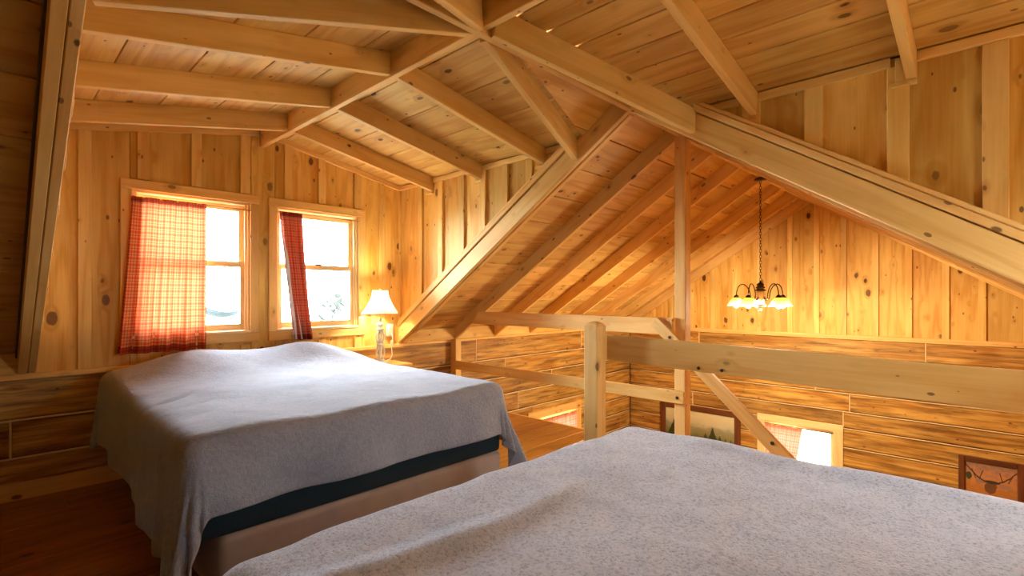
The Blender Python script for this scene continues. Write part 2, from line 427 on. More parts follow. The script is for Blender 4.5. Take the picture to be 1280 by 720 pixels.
# ---- dormer roofs (window side and the one over the camera)
dorm = struct('ceiling.001')
def dormer_boards(side, ye, wid):
    for s in (1, -1):
        x = 0.0; lim = (XR-XD) if s > 0 else (XD-XL)
        cut = (wid if wid < .2 else .19)
        edges = [0, cut]
        while edges[-1] < lim-.01: edges.append(min(edges[-1]+wid, lim))
        cd = math.cos(DT); L = abs(ye-YR)
        for a, b_ in zip(edges, edges[1:]):
            # local x along y (grain), local y along the slope
            xd = Vector((0, side, 0)); yd = Vector((s*cd, 0, -math.sin(DT)))
            p = [(VAL*a-.0, a/cd+.0015), (L, a/cd+.0015), (L, b_/cd-.004), (VAL*b_, b_/cd-.004)]
            z = xd.cross(yd); o = Vector((XD, YR, 2.575+DOFF))
            if z.z < 0: o = o - z*.02
            board('roof_board', p, .02, o, xd, yd, dorm, pine_roof, .003)
        yd = Vector((s*cd, 0, -math.sin(DT))); xd = Vector((0, side, 0)); z = xd.cross(yd)
        o = Vector((XD, YR, 2.575+DOFF+.03))
        if z.z < 0: o = o - z*.03
        board('roof_sheathing', [(.03, 0), (L+.2, 0), (L+.2, lim/cd+.15), (VAL*lim+.05, lim/cd+.15), (VAL*lim+.03, lim/cd)], .03, o, xd, yd, dorm, sheath)
dormer_boards(1, YN, .33)
dormer_boards(-1, YS, .171)
def drafter(yc, s):
    xe = XR if s > 0 else XL; lim = abs(xe-XD)
    cd, sd = math.cos(DT), math.sin(DT); xd = Vector((s*cd, 0, -sd)); yd = Vector((s*sd, 0, cd)); z = xd.cross(yd)
    L0, L1 = .02/cd, lim/cd; hp = DOFF*cd; q = DOFF*sd
    board('rafter', [(L0,0),(L1,0),(L1-q,hp),(L0-q,hp)], .04, Vector((XD, yc, 2.575))-z*.02, xd, yd, dorm, pine)
    # small bearing block under the rafter end
    x0, x1 = (xe-.03, xe) if s > 0 else (xe, xe+.03)
    box('bearing_block', (x0, yc-.02, zd(xe)-.022), (x1, yc+.075, zd(xe)), dorm, batten_m)
    box('cripple_block', (x0, yc+.022, zd(xe)), (x1, yc+.06, zd(xe)+DOFF-.02), dorm, batten_m, 2)
for yc in (2.53, 3.25, 3.95, .98, .28, -.42):
    for s in (1, -1): drafter(yc, s)
for sy in (1, -1):
    for s in (1, -1):
        xe = XR-.03 if s > 0 else XL+.03
        p0 = Vector((XD+s*.05, YR+sy*.035, ZR+.07)); p1 = Vector((xe, YR+sy*(.445 if s > 0 else .53), 2.355 if s > 0 else 2.40))
        bar('valley_rafter', p0, p1, .04, .145, (0,0,1), dorm, pine)
# trims where boards meet the roof
for s, xe in ((1, XR), (-1, XL)):
    n = 'trim_%d' % (1 if s > 0 else 2)
    tr = struct(n)
    zt = zd(xe)+DOFF
    x0, x1 = (xe-.022, xe) if s > 0 else (xe, xe+.022)
    ys = [YN, 3.97, 3.93, 3.27, 3.23, 2.55, 2.51, 2.15]
    for a, b_ in ((3.97+.06, YN), (3.27+.06, 3.93), (2.55+.06, 3.23), (2.2, 2.51)):
        box('ceiling_trim', (x0, a, zt-.05), (x1, b_, zt-.004), tr, pine, 1)
    for a, b_ in ((1.0+.06, 1.36), (.30+.06, .96), (-.40+.06, .26), (YS, -.44)):
        box('ceiling_trim', (x0, a, zt-.05), (x1, b_, zt-.004), tr, pine, 1)
tr = struct('trim_3')
for s in (1, -1):
    xe = XR-.02 if s > 0 else XL+.02
    bar('ceiling_trim', (XD+s*.03, YN-.012, zd(XD)+DOFF-.03), (xe, YN-.012, zd(xe)+DOFF-.03), .024, .05, (0,0,1), tr, pine)

# ---- ridge beams
rb = bar('ridge_beam', (XW, YR, ZR+.075), (XE, YR, ZR+.075), .038, .15, (0,0,1), None, pine)
tag(rb, 'long pine main ridge beam running from the crossing to the far gable', 'beam')
for nm, y0, y1, lab in (('n', YR+.021, YN, 'short pine ridge beam running from the crossing to the window wall'), ('s', YR-.021, YS, 'short pine ridge beam leaving the crossing at the top frame edge')):
    d = bar('ridge_beam', (XD, y0, 2.555+.09), (XD, y1, 2.555+.09), .038, .17, (0,0,1), None, pine)
    tag(d, lab, 'beam')

# ---- walls
def zroof_main(y): return zb(y)+OFF
Z_LEDGE = .80
wn = struct('wall_north'); we = struct('wall_east'); wsth = struct('wall_south'); ww = struct('wall_west')
SEAMS = [.75, .505, .265, .045, -.19, -.405, -.65, -.9, -1.15, -1.4, -1.65, -1.9, -2.17, ZG]
WIN = [(.74, 1.54, 1.01, 2.07), (1.755, 2.53, 1.01, 2.07)]
WIN_S_ADDED = [(2.04, 2.44, 1.18, 1.74)]  # unseen south window, added to let more daylight onto the near bed
LWIN_N = [(5.11, 6.10, -1.55, -.37)]
LWIN_E = [(1.50, 2.34, -1.50, -.46)]
def cutspans(a, b, holes):
    out = [(a, b)]
    for h0, h1 in holes:
        nx = []
        for p, q in out:
            if h1 <= p or h0 >= q: nx.append((p, q)); continue
            if p < h0: nx.append((p, h0))
            if q > h1: nx.append((h1, q))
        out = nx
    return out
def logwall(parent, axis, c, u0, u1, inward, holes, seams=SEAMS, seed=1, ztop=None, chink=True):
    rnd = random.Random(seed); zs = list(seams)
    if ztop: zs[0] = ztop
    # break courses at hole tops/bottoms too
    for z1, z0 in zip(zs, zs[1:]):
        joints = [u0]
        u = u0 + rnd.uniform(1.1, 3.0)
        while u < u1-.6: joints.append(u); u += rnd.uniform(1.9, 3.4)
        joints.append(u1)
        for a, b_ in zip(joints, joints[1:]):
            hs = [(h[0], h[1]) for h in holes if h[2] < z1-.03 and h[3] > z0+.03]
            for p, q in cutspans(a, b_, hs):
                if q-p < .03: continue
                # partial overlap in height: keep the remaining part of the course above or below the opening
                dz = rnd.uniform(-.006, .006)
                piece(parent, axis, c, inward, p, q, z0+.008, z1-.008, .06+dz, log_m, .012, 'log')
            for h in holes:
                if h[2] < z1-.03 and h[3] > z0+.03:
                    p, q = max(a, h[0]), min(b_, h[1])
                    if q-p < .03: continue
                    if z1-h[3] > .04: piece(parent, axis, c, inward, p, q, h[3], z1-.008, .06, log_m, .008, 'log')
                    if h[2]-z0 > .04: piece(parent, axis, c, inward, p, q, z0+.008, h[2], .06, log_m, .008, 'log')
            if chink and b_ < u1:
                hs2 = [h for h in holes if h[0] < b_ < h[1] and h[2] < z1 and h[3] > z0]
                if not hs2: piece(parent, axis, c, inward, b_-.006, b_+.006, z0, z1, .057, chink_m, .003, 'chinking')
        if chink and z1 < .76:
            hs = [(h[0], h[1]) for h in holes if h[2] < z1 < h[3]]
            for p, q in cutspans(u0, u1, hs):
                if axis == 'x': pts = lambda t, o: (t, c-inward*o, z1+noise.noise((t*2, z1*9, seed))*.004)
                else: pts = lambda t, o: (c-inward*o, t, z1+noise.noise((t*2, z1*9, seed))*.004)
                n = max(2, int((q-p)/.3)); bm = bmesh.new()
                tube(bm, [pts(p+(q-p)*i/n, .006) for i in range(n+1)], .0075, 5)
                bm_obj('chinking', bm, parent, chink_m, loc=pts((p+q)/2, 0))
def piece(parent, axis, c, inward, p, q, z0, z1, T, mat, ch, name, vertical=False, poly=None):
    """board on a wall whose room face is at c; inward = +1 if the room lies at smaller coordinate (board sits behind c)"""
    if axis == 'x':
        # plane y = c
        if vertical:
            pl = poly or [(z0,p),(z1,p),(z1,q),(z0,q)]     # (z, x)
            xd, yd = (0,0,1), (1,0,0)                       # z cross x = +y
            o = Vector((0, c if inward > 0 else c-T, 0))
        else:
            pl = [(p,z0),(q,z0),(q,z1),(p,z1)]; xd, yd = (1,0,0), (0,0,1)   # x cross z = -y
            o = Vector((0, c+T if inward > 0 else c, 0))
    else:
        if vertical:
            pl = poly or [(z0,p),(z1,p),(z1,q),(z0,q)]      # (z, y)
            xd, yd = (0,0,1), (0,1,0)                        # z cross y = -x
            o = Vector((c+T if inward > 0 else c, 0, 0))
        else:
            pl = [(p,z0),(q,z0),(q,z1),(p,z1)]; xd, yd = (0,1,0), (0,0,1)    # y cross z = +x
            o = Vector((c if inward > 0 else c-T, 0, 0))
    return board(name, pl, T, o, xd, yd, parent, mat, ch)
# logs (north, east in view; south, west close the room)
logwall(wn, 'x', YN, XW, XE, 1, LWIN_N, seed=4, ztop=.785)
logwall(we, 'y', XE, YS, YN, 1, LWIN_E, seed=3)
logwall(wsth, 'x', YS, XW, XE, -1, [], seed=9, ztop=.785, chink=False)
logwall(ww, 'y', XW, YS, YN, -1, [], seed=12, chink=False)
# sheathing outside, with the openings left free
def sheet(parent, axis, c, inward, u0, u1, z0, z1, holes):
    for p, q in cutspans(u0, u1, [(h[0], h[1]) for h in holes]):
        piece(parent, axis, c, inward, p, q, z0, z1, .03, sheath, .002, 'sheathing')
    for h in holes:
        piece(parent, axis, c, inward, h[0], h[1], z0, h[2], .03, sheath, .002, 'sheathing')
        piece(parent, axis, c, inward, h[0], h[1], h[3], z1, .03, sheath, .002, 'sheathing')
sheet(wn, 'x', YN+.075, 1, XW, XE+.1, ZG, .95, LWIN_N)
sheet(wn, 'x', YN+.075, 1, XL-.1, XR+.1, .95, 2.72, WIN)
sheet(we, 'y', XE+.075, 1, YS-.1, YN+.1, ZG, 2.75, LWIN_E)
sheet(wsth, 'x', YS-.075, -1, XW, XE+.1, ZG, .95, [])
sheet(wsth, 'x', YS-.075, -1, XL-.1, XR+.1, .95, 2.72, WIN_S_ADDED)
sheet(ww, 'y', XW-.075, -1, YS-.1, YN+.1, ZG, 2.75, [])
# board and batten, dormer gable walls (window wall and its mirror)
def boards_x(parent, c, inward, edges, topf, holes, base):
    es = sorted(set(edges + [h[0]-.01 for h in holes] + [h[1]+.01 for h in holes]))
    for a, b_ in zip(es, es[1:]):
        if b_-a < .004: continue
        a2, b2 = a+.0015, b_-.0015; mid = (a+b_)/2
        hs = [h for h in holes if h[0]-.01 < mid < h[1]+.01]
        top = [(topf(a2), a2), (topf(b2), b2)]
        kn = [XD] if a2 < XD < b2 else []
        up = [(topf(b2), b2)] + [(topf(k_), k_) for k_ in kn] + [(topf(a2), a2)]
        if hs:
            h = hs[0]
            piece(parent, 'x', c, inward, 0,0,0,0, .02, pine_wall, .002, 'board', True, [(h[3], a2), (h[3], b2)] + up)
            piece(parent, 'x', c, inward, a2, b2, base, h[2], .02, pine_wall, .002, 'board', True)
        else:
            piece(parent, 'x', c, inward, 0,0,0,0, .02, pine_wall, .002, 'board', True, [(base, a2), (base, b2)] + up)
BX = [.478, .807, 1.147, 1.50, 1.856, 2.16, 2.52, 2.79]
topd = lambda x: zd(x)+DOFF-.004
for par, c, inw, WN in ((wn, YN, 1, WIN), (wsth, YS, -1, WIN_S_ADDED)):
    boards_x(par, c, inw, [XL] + BX + [XR], topd, WN, Z_LEDGE)
    for x in BX:
        a, b_ = x-.036, x+.036; cc = c if inw < 0 else c-.02
        holes = [h for h in WN if h[0]-.07 < x < h[1]+.07]
        cc2 = c-.02 if inw > 0 else c+.02
        spans = [(Z_LEDGE, min(topd(a), topd(b_))-.004)]
        if holes: spans = [(Z_LEDGE, holes[0][2]-.115), (holes[0][3]+.075, spans[0][1])]
        for z0, z1 in spans: piece(par, 'x', cc2, inw, a, b_, z0, z1, .02, batten_m, .003, 'batten', True)
    # ledge board over the logs
    yl0, yl1 = (YN-.025, YN+.02) if inw > 0 else (YS-.02, YS+.025)
    box('ledge_board', (XW, yl0, .765), (XR+.02, yl1, .80), par, pine)
    box('ledge_board', (XR+.02, yl0+.01, .770), (XE, yl1, .797), par, pine)
bb = struct('baseboard_north')
box('board', (XW, YN-.02, 0), (3.67, YN, .108), bb, pine)
# cheeks of both dormers
def cheek(parent, c, inward, side, edges, bat):
    yend = YN if side > 0 else YS
    bot = lambda yv: zb(yv)+.10
    zt = zd(c)+DOFF-.004
    ystart = YR + side*(abs(zb(YR)+.10-zt)/M)
    es = [ystart] + edges + [yend]
    for a, b_ in zip(es, es[1:]):
        lo_, hi_ = sorted((a, b_)); lo_ += .0015; hi_ -= .0015
        pl = [(bot(lo_), lo_), (zt, lo_), (zt, hi_), (bot(hi_), hi_)]
        if bot(lo_) > zt-.002: pl = [(zt-.001, lo_), (zt, lo_), (zt, hi_), (bot(hi_), hi_)]
        if bot(hi_) > zt-.002: pl = [(bot(lo_), lo_), (zt, lo_), (zt, hi_), (zt-.001, hi_)]
        piece(parent, 'y', c, inward, 0,0,0,0, .02, pine_wall, .002, 'board', True, pl)
    for yv in edges:
        a, b_ = yv-bat/2, yv+bat/2
        if max(bot(a), bot(b_)) > zt-.1: continue
        piece(parent, 'y', c-inward*.022, inward, 0,0,0,0, .022, batten_m, .003, 'batten', True, [(bot(a), a), (zt-.048, a), (zt-.048, b_), (bot(b_), b_)])
    lo_, hi_ = sorted((ystart-.1*side, yend+.12*side))
    piece(parent, 'y', c+inward*.06, inward, 0,0,0,0, .03, sheath, .002, 'sheathing', True,
          [(bot(lo_), lo_), (zt+.1, lo_), (zt+.1, hi_), (bot(hi_), hi_)])
wce = struct('wall_east.001'); wcw = struct('wall_west.001')
cheek(wce, XR, 1, 1, [2.68, 2.95, 3.22, 3.50, 3.81, 4.13], .07)
cheek(wce, XR, 1, -1, [.99, .685, .33, -.005, -.34, -.66], .085)
cheek(wcw, XL, -1, 1, [2.68, 2.95, 3.22, 3.50, 3.81, 4.13], .07)
cheek(wcw, XL, -1, -1, [.99, .685, .33, -.005, -.34, -.66], .085)
# corner trim where window wall meets cheek
box('corner_trim', (XR-.022, YN-.022, .80), (XR, YN, zd(XR)+DOFF-.05), wn, batten_m, 2)
# gable walls
def gable(parent, c, inward, edges, bat):
    top = lambda yv: zroof_main(yv)-.004
    es = [YS+.01] + edges + [YN-.01]
    for a, b_ in zip(es, es[1:]):
        a2, b2 = a+.0015, b_-.0015
        up = [(top(b2), b2)] + ([(top(YR), YR)] if a2 < YR < b2 else []) + [(top(a2), a2)]
        if abs(top(b2)-Z_LEDGE) < .01: pass
        piece(parent, 'y', c, inward, 0,0,0,0, .02, pine_wall, .002, 'board', True, [(Z_LEDGE-.01, a2), (Z_LEDGE-.01, b2)] + up)
    for yv in edges:
        a, b_ = yv-bat/2, yv+bat/2
        if min(top(a), top(b_)) < Z_LEDGE+.1: continue
        up = [(top(b_), b_)] + ([(top(YR), YR)] if a < YR < b_ else []) + [(top(a), a)]
        piece(parent, 'y', c-inward*.02, inward, 0,0,0,0, .02, batten_m, .003, 'batten', True, [(Z_LEDGE, a), (Z_LEDGE, b_)] + up)
GY = [-.6, -.26, .092, .40, .735, 1.06, 1.394, 1.70, 2.02, 2.42, 2.76, 3.08, 3.42, 3.75, 4.06]
gable(we, XE, 1, GY, .065)
gable(ww, XW, -1, GY, .065)
box('ledge_board', (XE-.03, YS, .765), (XE+.02, YN, .80), we, pine, 1)
box('ledge_board', (XE-.018, YS, .742), (XE+.02, YN, .765), we, pine, 1)

# ---- windows
def window(n, x0, x1, z0, z1, y, out, cas=.068, apron=True, inner=.0):
    """double-hung window in a wall plane y; out=+1 when outdoors is at larger y"""
    W_ = struct('window_%d' % n, ((x0+x1)/2, y, z0))
    def bx(nm, a, b_, mat=sash_m, grain=0):
        lo = Vector((min(a[0], b_[0]), min(y+out*a[1], y+out*b_[1]), min(a[2], b_[2])))
        hi = Vector((max(a[0], b_[0]), max(y+out*a[1], y+out*b_[1]), max(a[2], b_[2])))
        return box(nm, lo, hi, W_, mat, grain)
    # casing
    bx('casing', (x0-cas, -.024, z1), (x1+cas, 0, z1+cas+.002), pine)
    bx('casing', (x0-cas, -.022, z0-.02), (x0, 0, z1-.002), pine, 2)
    bx('casing', (x1, -.022, z0-.02), (x1+cas, 0, z1-.002), pine, 2)
    bx('apron', (x0-cas, -.022, z0-.095), (x1+cas, 0, z0-.022), pine)
    bx('stool', (x0, -.03, z0-.02), (x1, .10, z0), cream if 0 else sash_m)
    # jamb lining
    bx('jamb', (x0, 0, z0), (x0+.018, .12, z1), sash_m, 2); bx('jamb', (x1-.018, 0, z0), (x1, .12, z1), sash_m, 2)
    bx('head_jamb', (x0, 0, z1-.018), (x1, .12, z1))
    bx('sash_stop', (x1-.034, .015, z0), (x1-.018, .03, z1-.018), sash_m, 2); bx('sash_stop', (x0+.018, .015, z0), (x0+.034, .03, z1-.018), sash_m, 2)
    a, b_ = x0+.02, x1-.02; zm = z0 + (z1-z0)*.52
    for nm, d, s0, s1, bot, top in (('lower_sash', .035, z0+.002, zm+.02, .055, .045), ('upper_sash', .072, zm-.015, z1-.02, .04, .045)):
        s = bx(nm, (a, d, s0), (a+.042, d+.032, s1), sash_m, 2)
        def kid(name, A, B, mat=sash_m, gr=0):
            lo = Vector((A[0], min(y+out*A[1], y+out*B[1]), A[2])); hi = Vector((B[0], max(y+out*A[1], y+out*B[1]), B[2]))
            return box(name, lo, hi, s, mat, gr)
        kid('stile', (b_-.042, d, s0), (b_, d+.032, s1), sash_m, 2)
        kid('rail', (a+.042, d, s0), (b_-.042, d+.032, s0+bot)); kid('rail', (a+.042, d, s1-top), (b_-.042, d+.032, s1))
        kid('pane', (a+.038, d+.014, s0+bot-.004), (b_-.038, d+.018, s1-top+.004), glass)
    if n == 2:
        bx('sash_lock', ((x0+x1)/2-.03, .02, zm+.02), ((x0+x1)/2+.03, .05, zm+.032), steel)
    return W_
window(1, *WIN[0], YN, 1); window(2, *WIN[1], YN, 1)

window(5, *WIN_S_ADDED[0], YS, -1)  # the added light opening behind the camera
window(3, *LWIN_N[0], YN, 1, cas=.10)
for h in WIN:
    portal(h[0], h[1], h[2], h[3], YN+.14, 1)
portal(*LWIN_N[0], YN+.14, 1); portal(*WIN_S_ADDED[0], YS-.14, -1)
# lower window in the gable wall
y0, y1, z0, z1 = LWIN_E[0]
W4 = struct('window_4', (XE, (y0+y1)/2, z0))
e = .0
for nm, lo, hi, gr in (('casing', (XE-.024, y0-.10, z1), (XE, y1+.10, z1+.09), 1), ('casing', (XE-.022, y0-.10, z0-.1), (XE, y0, z1), 2), ('casing', (XE-.022, y1, z0-.1), (XE, y1+.10, z1), 2),
                       ('apron', (XE-.022, y0, z0-.1), (XE, y1, z0), 1), ('jamb', (XE, y0, z0), (XE+.12, y0+.02, z1), 2), ('jamb', (XE, y1-.02, z0), (XE+.12, y1, z1), 2),
                       ('head_jamb', (XE, y0, z1-.02), (XE+.12, y1, z1), 1), ('stool', (XE-.03, y0, z0-.02), (XE+.1, y1, z0), 1)):
    box(nm, lo, hi, W4, sash_m, gr)
zm = (z0+z1)/2
for nm, d, s0, s1 in (('lower_sash', .035, z0, zm+.02), ('upper_sash', .07, zm-.02, z1-.02)):
    s = box(nm, (XE+d, y0+.02, s0), (XE+d+.03, y0+.06, s1), W4, sash_m, 2)
    box('stile', (XE+d, y1-.06, s0), (XE+d+.03, y1-.02, s1), s, sash_m, 2)
    box('rail', (XE+d, y0+.06, s0), (XE+d+.03, y1-.06, s0+.045), s, sash_m, 1); box('rail', (XE+d, y0+.06, s1-.045), (XE+d+.03, y1-.06, s1), s, sash_m, 1)
    box('pane', (XE+d+.012, y0+.055, s0+.04), (XE+d+.016, y1-.055, s1-.04), s, glass, 1)

# ============================================================ POSTS AND RAILS
def post_mesh(name, x, y, z0, z1, s, parent, mat, peak=.03):
    bm = bmesh.new(); h = s/2; c = .006
    oct_ = [(h-c,-h),(h,-h+c),(h,h-c),(h-c,h),(-h+c,h),(-h,h-c),(-h,-h+c),(-h+c,-h)]
    prof = [(0, 1), (z1-z0-peak, 1), (z1-z0-peak*.45, .8), (z1-z0, .30)] if peak else [(0, 1), (z1-z0, 1)]
    rings = [[bm.verts.new((zz, px*k, py*k)) for px, py in oct_] for zz, k in prof]
    for a, b_ in zip(rings, rings[1:]):
        for i in range(8): bm.faces.new((a[i], a[(i+1) % 8], b_[(i+1) % 8], b_[i]))
    bm.faces.new(rings[0]); bm.faces.new(rings[-1])
    bmesh.ops.recalc_face_normals(bm, faces=bm.faces[:])
    me = bpy.data.meshes.new(name); bm.to_mesh(me); bm.free(); me.materials.append(mat)
    return link(name, me, parent, None, frame(Vector((x, y, z0)), (0,0,1), (1,0,0)))
def bolt(parent, loc, nrm=(-1,0,0), sc=1.0):
    bm = bmesh.new(); lathe(bm, [(sc*q_, w_) for q_, w_ in ((.011,0),(.013,.003),(.011,.006),(.006,.006),(.006,.012),(.0,.012))], seg=12)
    bmesh.ops.recalc_face_normals(bm, faces=bm.faces[:])
    me = bpy.data.meshes.new('bolt'); bm.to_mesh(me); bm.free(); me.materials.append(steel)
    z = Vector(nrm).normalized(); x = Vector((0,1,0)); y_ = z.cross(x)
    m = Matrix.Identity(4)
    for i in range(3): m[i][0], m[i][1], m[i][2], m[i][3] = x[i], y_[i], z[i], loc[i]
    return link('bolt', me, parent, None, m)
sp = post_mesh('support_post', 3.771, YR-.005, ZG+.002, ZR-.002, .092, None, pine, 0)
tag(sp, 'tall square pine post holding up the ridge beside the stairwell', 'post')
fr = thing('loft_railing', 'pine railing with two horizontal rails from the window-side wall to the tall post', 'railing', (3.735, 3.1, 0))
RXC = 3.70
board('top_rail', [(1.80, .995), (4.12, .995), (4.02-.0, 1.128), (1.80, 1.128)], .038, (RXC-.019, 0, 0), (0,1,0), (0,0,1), fr, pine)
board('lower_rail', [(1.71, .47), (4.44, .47), (4.44, .565), (1.71, .565)], .038, (RXC-.019, 0, 0), (0,1,0), (0,0,1), fr, pine)
box('post', (3.69, 4.40, 0), (3.77, YN-.005, .805), fr, pine, 2)
bolt(fr, (RXC-.019, 1.76, .515))
# stair handrail descending from the tall post
hr = bar('handrail', (3.658, 1.965-.03, 1.145-.045), (3.658, -.60, 1.145-.045-2.36), .04, .088, (0,0,1), None, pine)
tag(hr, 'sloping pine stair handrail running down from the tall post', 'handrail')
bolt(hr, (3.638, 1.80, .98)); bolt(hr, (3.638, 1.07, .315))
# big guard rail and newel beside the near bed
gr = thing('guard_rail', 'wide single-board pine guard rail with square newel behind the near bed', 'railing', (2.62, 1.79, 0))
post_mesh('newel_post', 2.62, 1.79, 0, 1.14, .10, gr, pine, .03)
bar('rail', (2.715, 1.80, 1.30-.322), (2.715, YS+.0, 1.30-.385), .038, .158, (0,0,1), gr, pine)
bolt(gr, (2.696, 1.165, .905), sc=.7); bolt(gr, (2.696, 1.04, .905), sc=.7)
box('spacer_block', (2.672, 1.75, .90), (2.696, 1.83, 1.05), gr, pine, 2)
# plain stairs under the handrail
st = thing('staircase', 'pine staircase going down behind the near bed under the sloping handrail', 'stairs', (3.2, 1.7, ZG))
for xs in (2.80, 3.64):
    bar('stringer', (xs+.02, 1.72, -.12), (xs+.02, -.80, ZG+.05), .04, .24, (0,0,1), st, pine)
for i in range(1, 12):
    zt = -i*.204; yt = 1.74 - i*.2214
    box('tread', (2.84, yt-.02, zt-.035), (3.64, yt+.24, zt), st, pine)

# ============================================================ BEDS
def blanket(name, x0, x1, y0, y1, ztop, hang, mat, bulge, rr=.06, res=.028, seed=0, wav=1.0, foot=0):
    """cloth laid over the mattress: flat part, rounded edge, then hanging; hang=(west,east,south,north) functions"""
    hw, he, hs, hn = hang
    NU = int((x1-x0+hw+he)/res); NV = int((y1-y0+hs+hn)/res)
    bm = bmesh.new(); grid = []
    for j in range(NV+1):
        v = y0-hs + (y1-y0+hs+hn)*j/NV; row = []
        for i in range(NU+1):
            u = x0-hw + (x1-x0+hw+he)*i/NU
            cx, cy = min(max(u, x0+rr), x1-rr), min(max(v, y0+rr), y1-rr)
            ox, oy = u-cx, v-cy
            ox = max(abs(ox)-0, 0)*(1 if ox > 0 else -1); oy = max(abs(oy)-0, 0)*(1 if oy > 0 else -1)
            d = math.hypot(ox, oy); nx, ny = (ox/d, oy/d) if d > 1e-6 else (0, 0)
            ang = math.atan2(ny, nx)
            # hang shortening in the middle of a side: the hem is lifted
            q = rr*math.pi/2
            if d < q: out, drop = rr*math.sin(d/rr), rr*(1-math.cos(d/rr))
            else: out, drop = rr, rr + (d-q)*(1+foot*max(0, -nx)*math.exp(-((cy-y0)/.9)**2))*(1+.30*min(abs(nx), abs(ny))*1.414)
            corner = min(abs(nx), abs(ny))*1.414
            hangd = max(0, d-q)
            t = (u*1.0+v*.83)
            wv = (math.sin(ang*19+seed)*.7 + math.sin(ang*31+1.7+seed)*.3)*.30*corner*hangd
            fl0 = .35 if nx < -.7 else 1
            sw = .016*math.sin(u*9+seed)*min(1, hangd/.25)*abs(ny) + .016*math.sin(v*8+1+seed)*min(1, hangd/.25)*abs(nx)
            sw += (.075*(1-abs(math.sin(v*11+seed)))**2)*math.exp(-((v-y0)/.7)**2)*min(1, hangd/.3)*max(0, -nx)
            fl = .06*hangd*fl0 + .20*hangd*corner
            r_ = out + (wv*wav + sw + fl)
            top = 1-min(1, hangd/.05)
            z = ztop - drop + bulge(cx, cy)*max(0, 1-d/.35)
            px, py = cx+nx*r_, cy+ny*r_
            nz = noise.noise((px*3+seed, py*3, 0))*.012 + noise.noise((px*9, py*9+seed, 1))*.004 + noise.noise((px*34, py*34+seed, 2))*.0014
            z += nz*(1 if hangd < .02 else .3)
            k = noise.noise((px*5, z*4, py*5+seed))*.012*min(1, hangd/.2)
            px += nx*k; py += ny*k
            row.append(bm.verts.new((px, py, max(z, .012))))
        grid.append(row)
    for j in range(NV):
        for i in range(NU): bm.faces.new((grid[j][i], grid[j][i+1], grid[j+1][i+1], grid[j+1][i]))
    o = bm_obj(name, bm, None, mat, loc=((x0+x1)/2, (y0+y1)/2, ztop))
    s = o.modifiers.new('thick', 'SOLIDIFY'); s.thickness = .010; s.offset = 1
    s = o.modifiers.new('sub', 'SUBSURF'); s.levels = s.render_levels = 1
    return o
def rbox(name, lo, hi, r, parent, mat, seg=4, sub=0):
    bm = bmesh.new(); abox(bm, lo, hi)
    bmesh.ops.bevel(bm, geom=bm.edges[:]+bm.verts[:], offset=r, segments=seg, affect='EDGES', profile=.5)
    return bm_obj(name, bm, parent, mat, loc=((lo[0]+hi[0])/2, (lo[1]+hi[1])/2, lo[2]))
def bed(x0, x1, y0, y1, ztop, label):
    b_ = thing('bed', label, 'bed', ((x0+x1)/2, (y0+y1)/2, 0), 'two beds')
    rbox('base', (x0+.12, y0+.015, .02), (x1-.02, y1-.015, .30), .03, b_, beige)
    rbox('box_spring', (x0+.02, y0+.025, .30), (x1-.02, y1-.025, .455), .025, b_, navy)
    rbox('mattress', (x0+.02, y0+.03, .455), (x1-.02, y1-.03, ztop-.03), .06, b_, mattr)
    return b_
# far bed under the windows
B1 = (.55, 2.33, 2.28, 4.42)
bed(*B1, .74, 'queen bed under the windows with dark navy box spring and beige quilted base')
def g2(x, y, cx, cy, sx, sy): return math.exp(-((x-cx)/sx)**2-((y-cy)/sy)**2)
def bulge1(x, y):
    b_ = .15*g2(x, y, 1.02, 4.15, .42, .34) + .15*g2(x, y, 1.92, 4.18, .36, .34) + .05*g2(x, y, 1.5, 4.25, .4, .3)
    b_ += .02*math.sin(y*2.2)*g2(x, y, 1.4, 3.2, .8, .8)
    # pulled creases near the left edge
    b_ -= .030*(1-abs(math.sin((y*1.0-x*.75)*13)))**4*g2(x, y, .70, 3.2, .17, .55)
    return b_
bl1 = blanket('blanket', B1[0], B1[1], B1[2], B1[3], .735, (.41, .36, .29, .02), fleece1, bulge1, seed=2.0, foot=.45)
tag(bl1, 'smooth grey fleece blanket draped over the far bed under the windows', 'blanket', None)
# near bed
B2 = (.33, 2.13, -.85, 1.27)
bed(*B2, .71, 'near bed in the foreground, its base hidden under the fluffy grey blanket')
def bulge2(x, y):
    b_ = .008*math.sin(x*2.0+.4) + .005*math.sin(y*4+x*2)
    b_ += .022*math.exp(-((y-(1.02+.30*(x-.8)**2-.10*x))/.035)**2)*g2(x, y, .7, 1.1, .45, .5)
    b_ += .02*math.exp(-((x-2.02)/.05)**2)*g2(x, y, 2.05, .2, .3, .6)
    return b_
bl2 = blanket('blanket', B2[0], B2[1], B2[2], B2[3], .695, (.45, .48, .40, .02) if 0 else (.45, .45, .02, .42), fleece2, bulge2, seed=5.0, rr=.08, res=.022)
tag(bl2, 'fluffy light grey fleece blanket covering the near bed in the foreground', 'blanket', None)

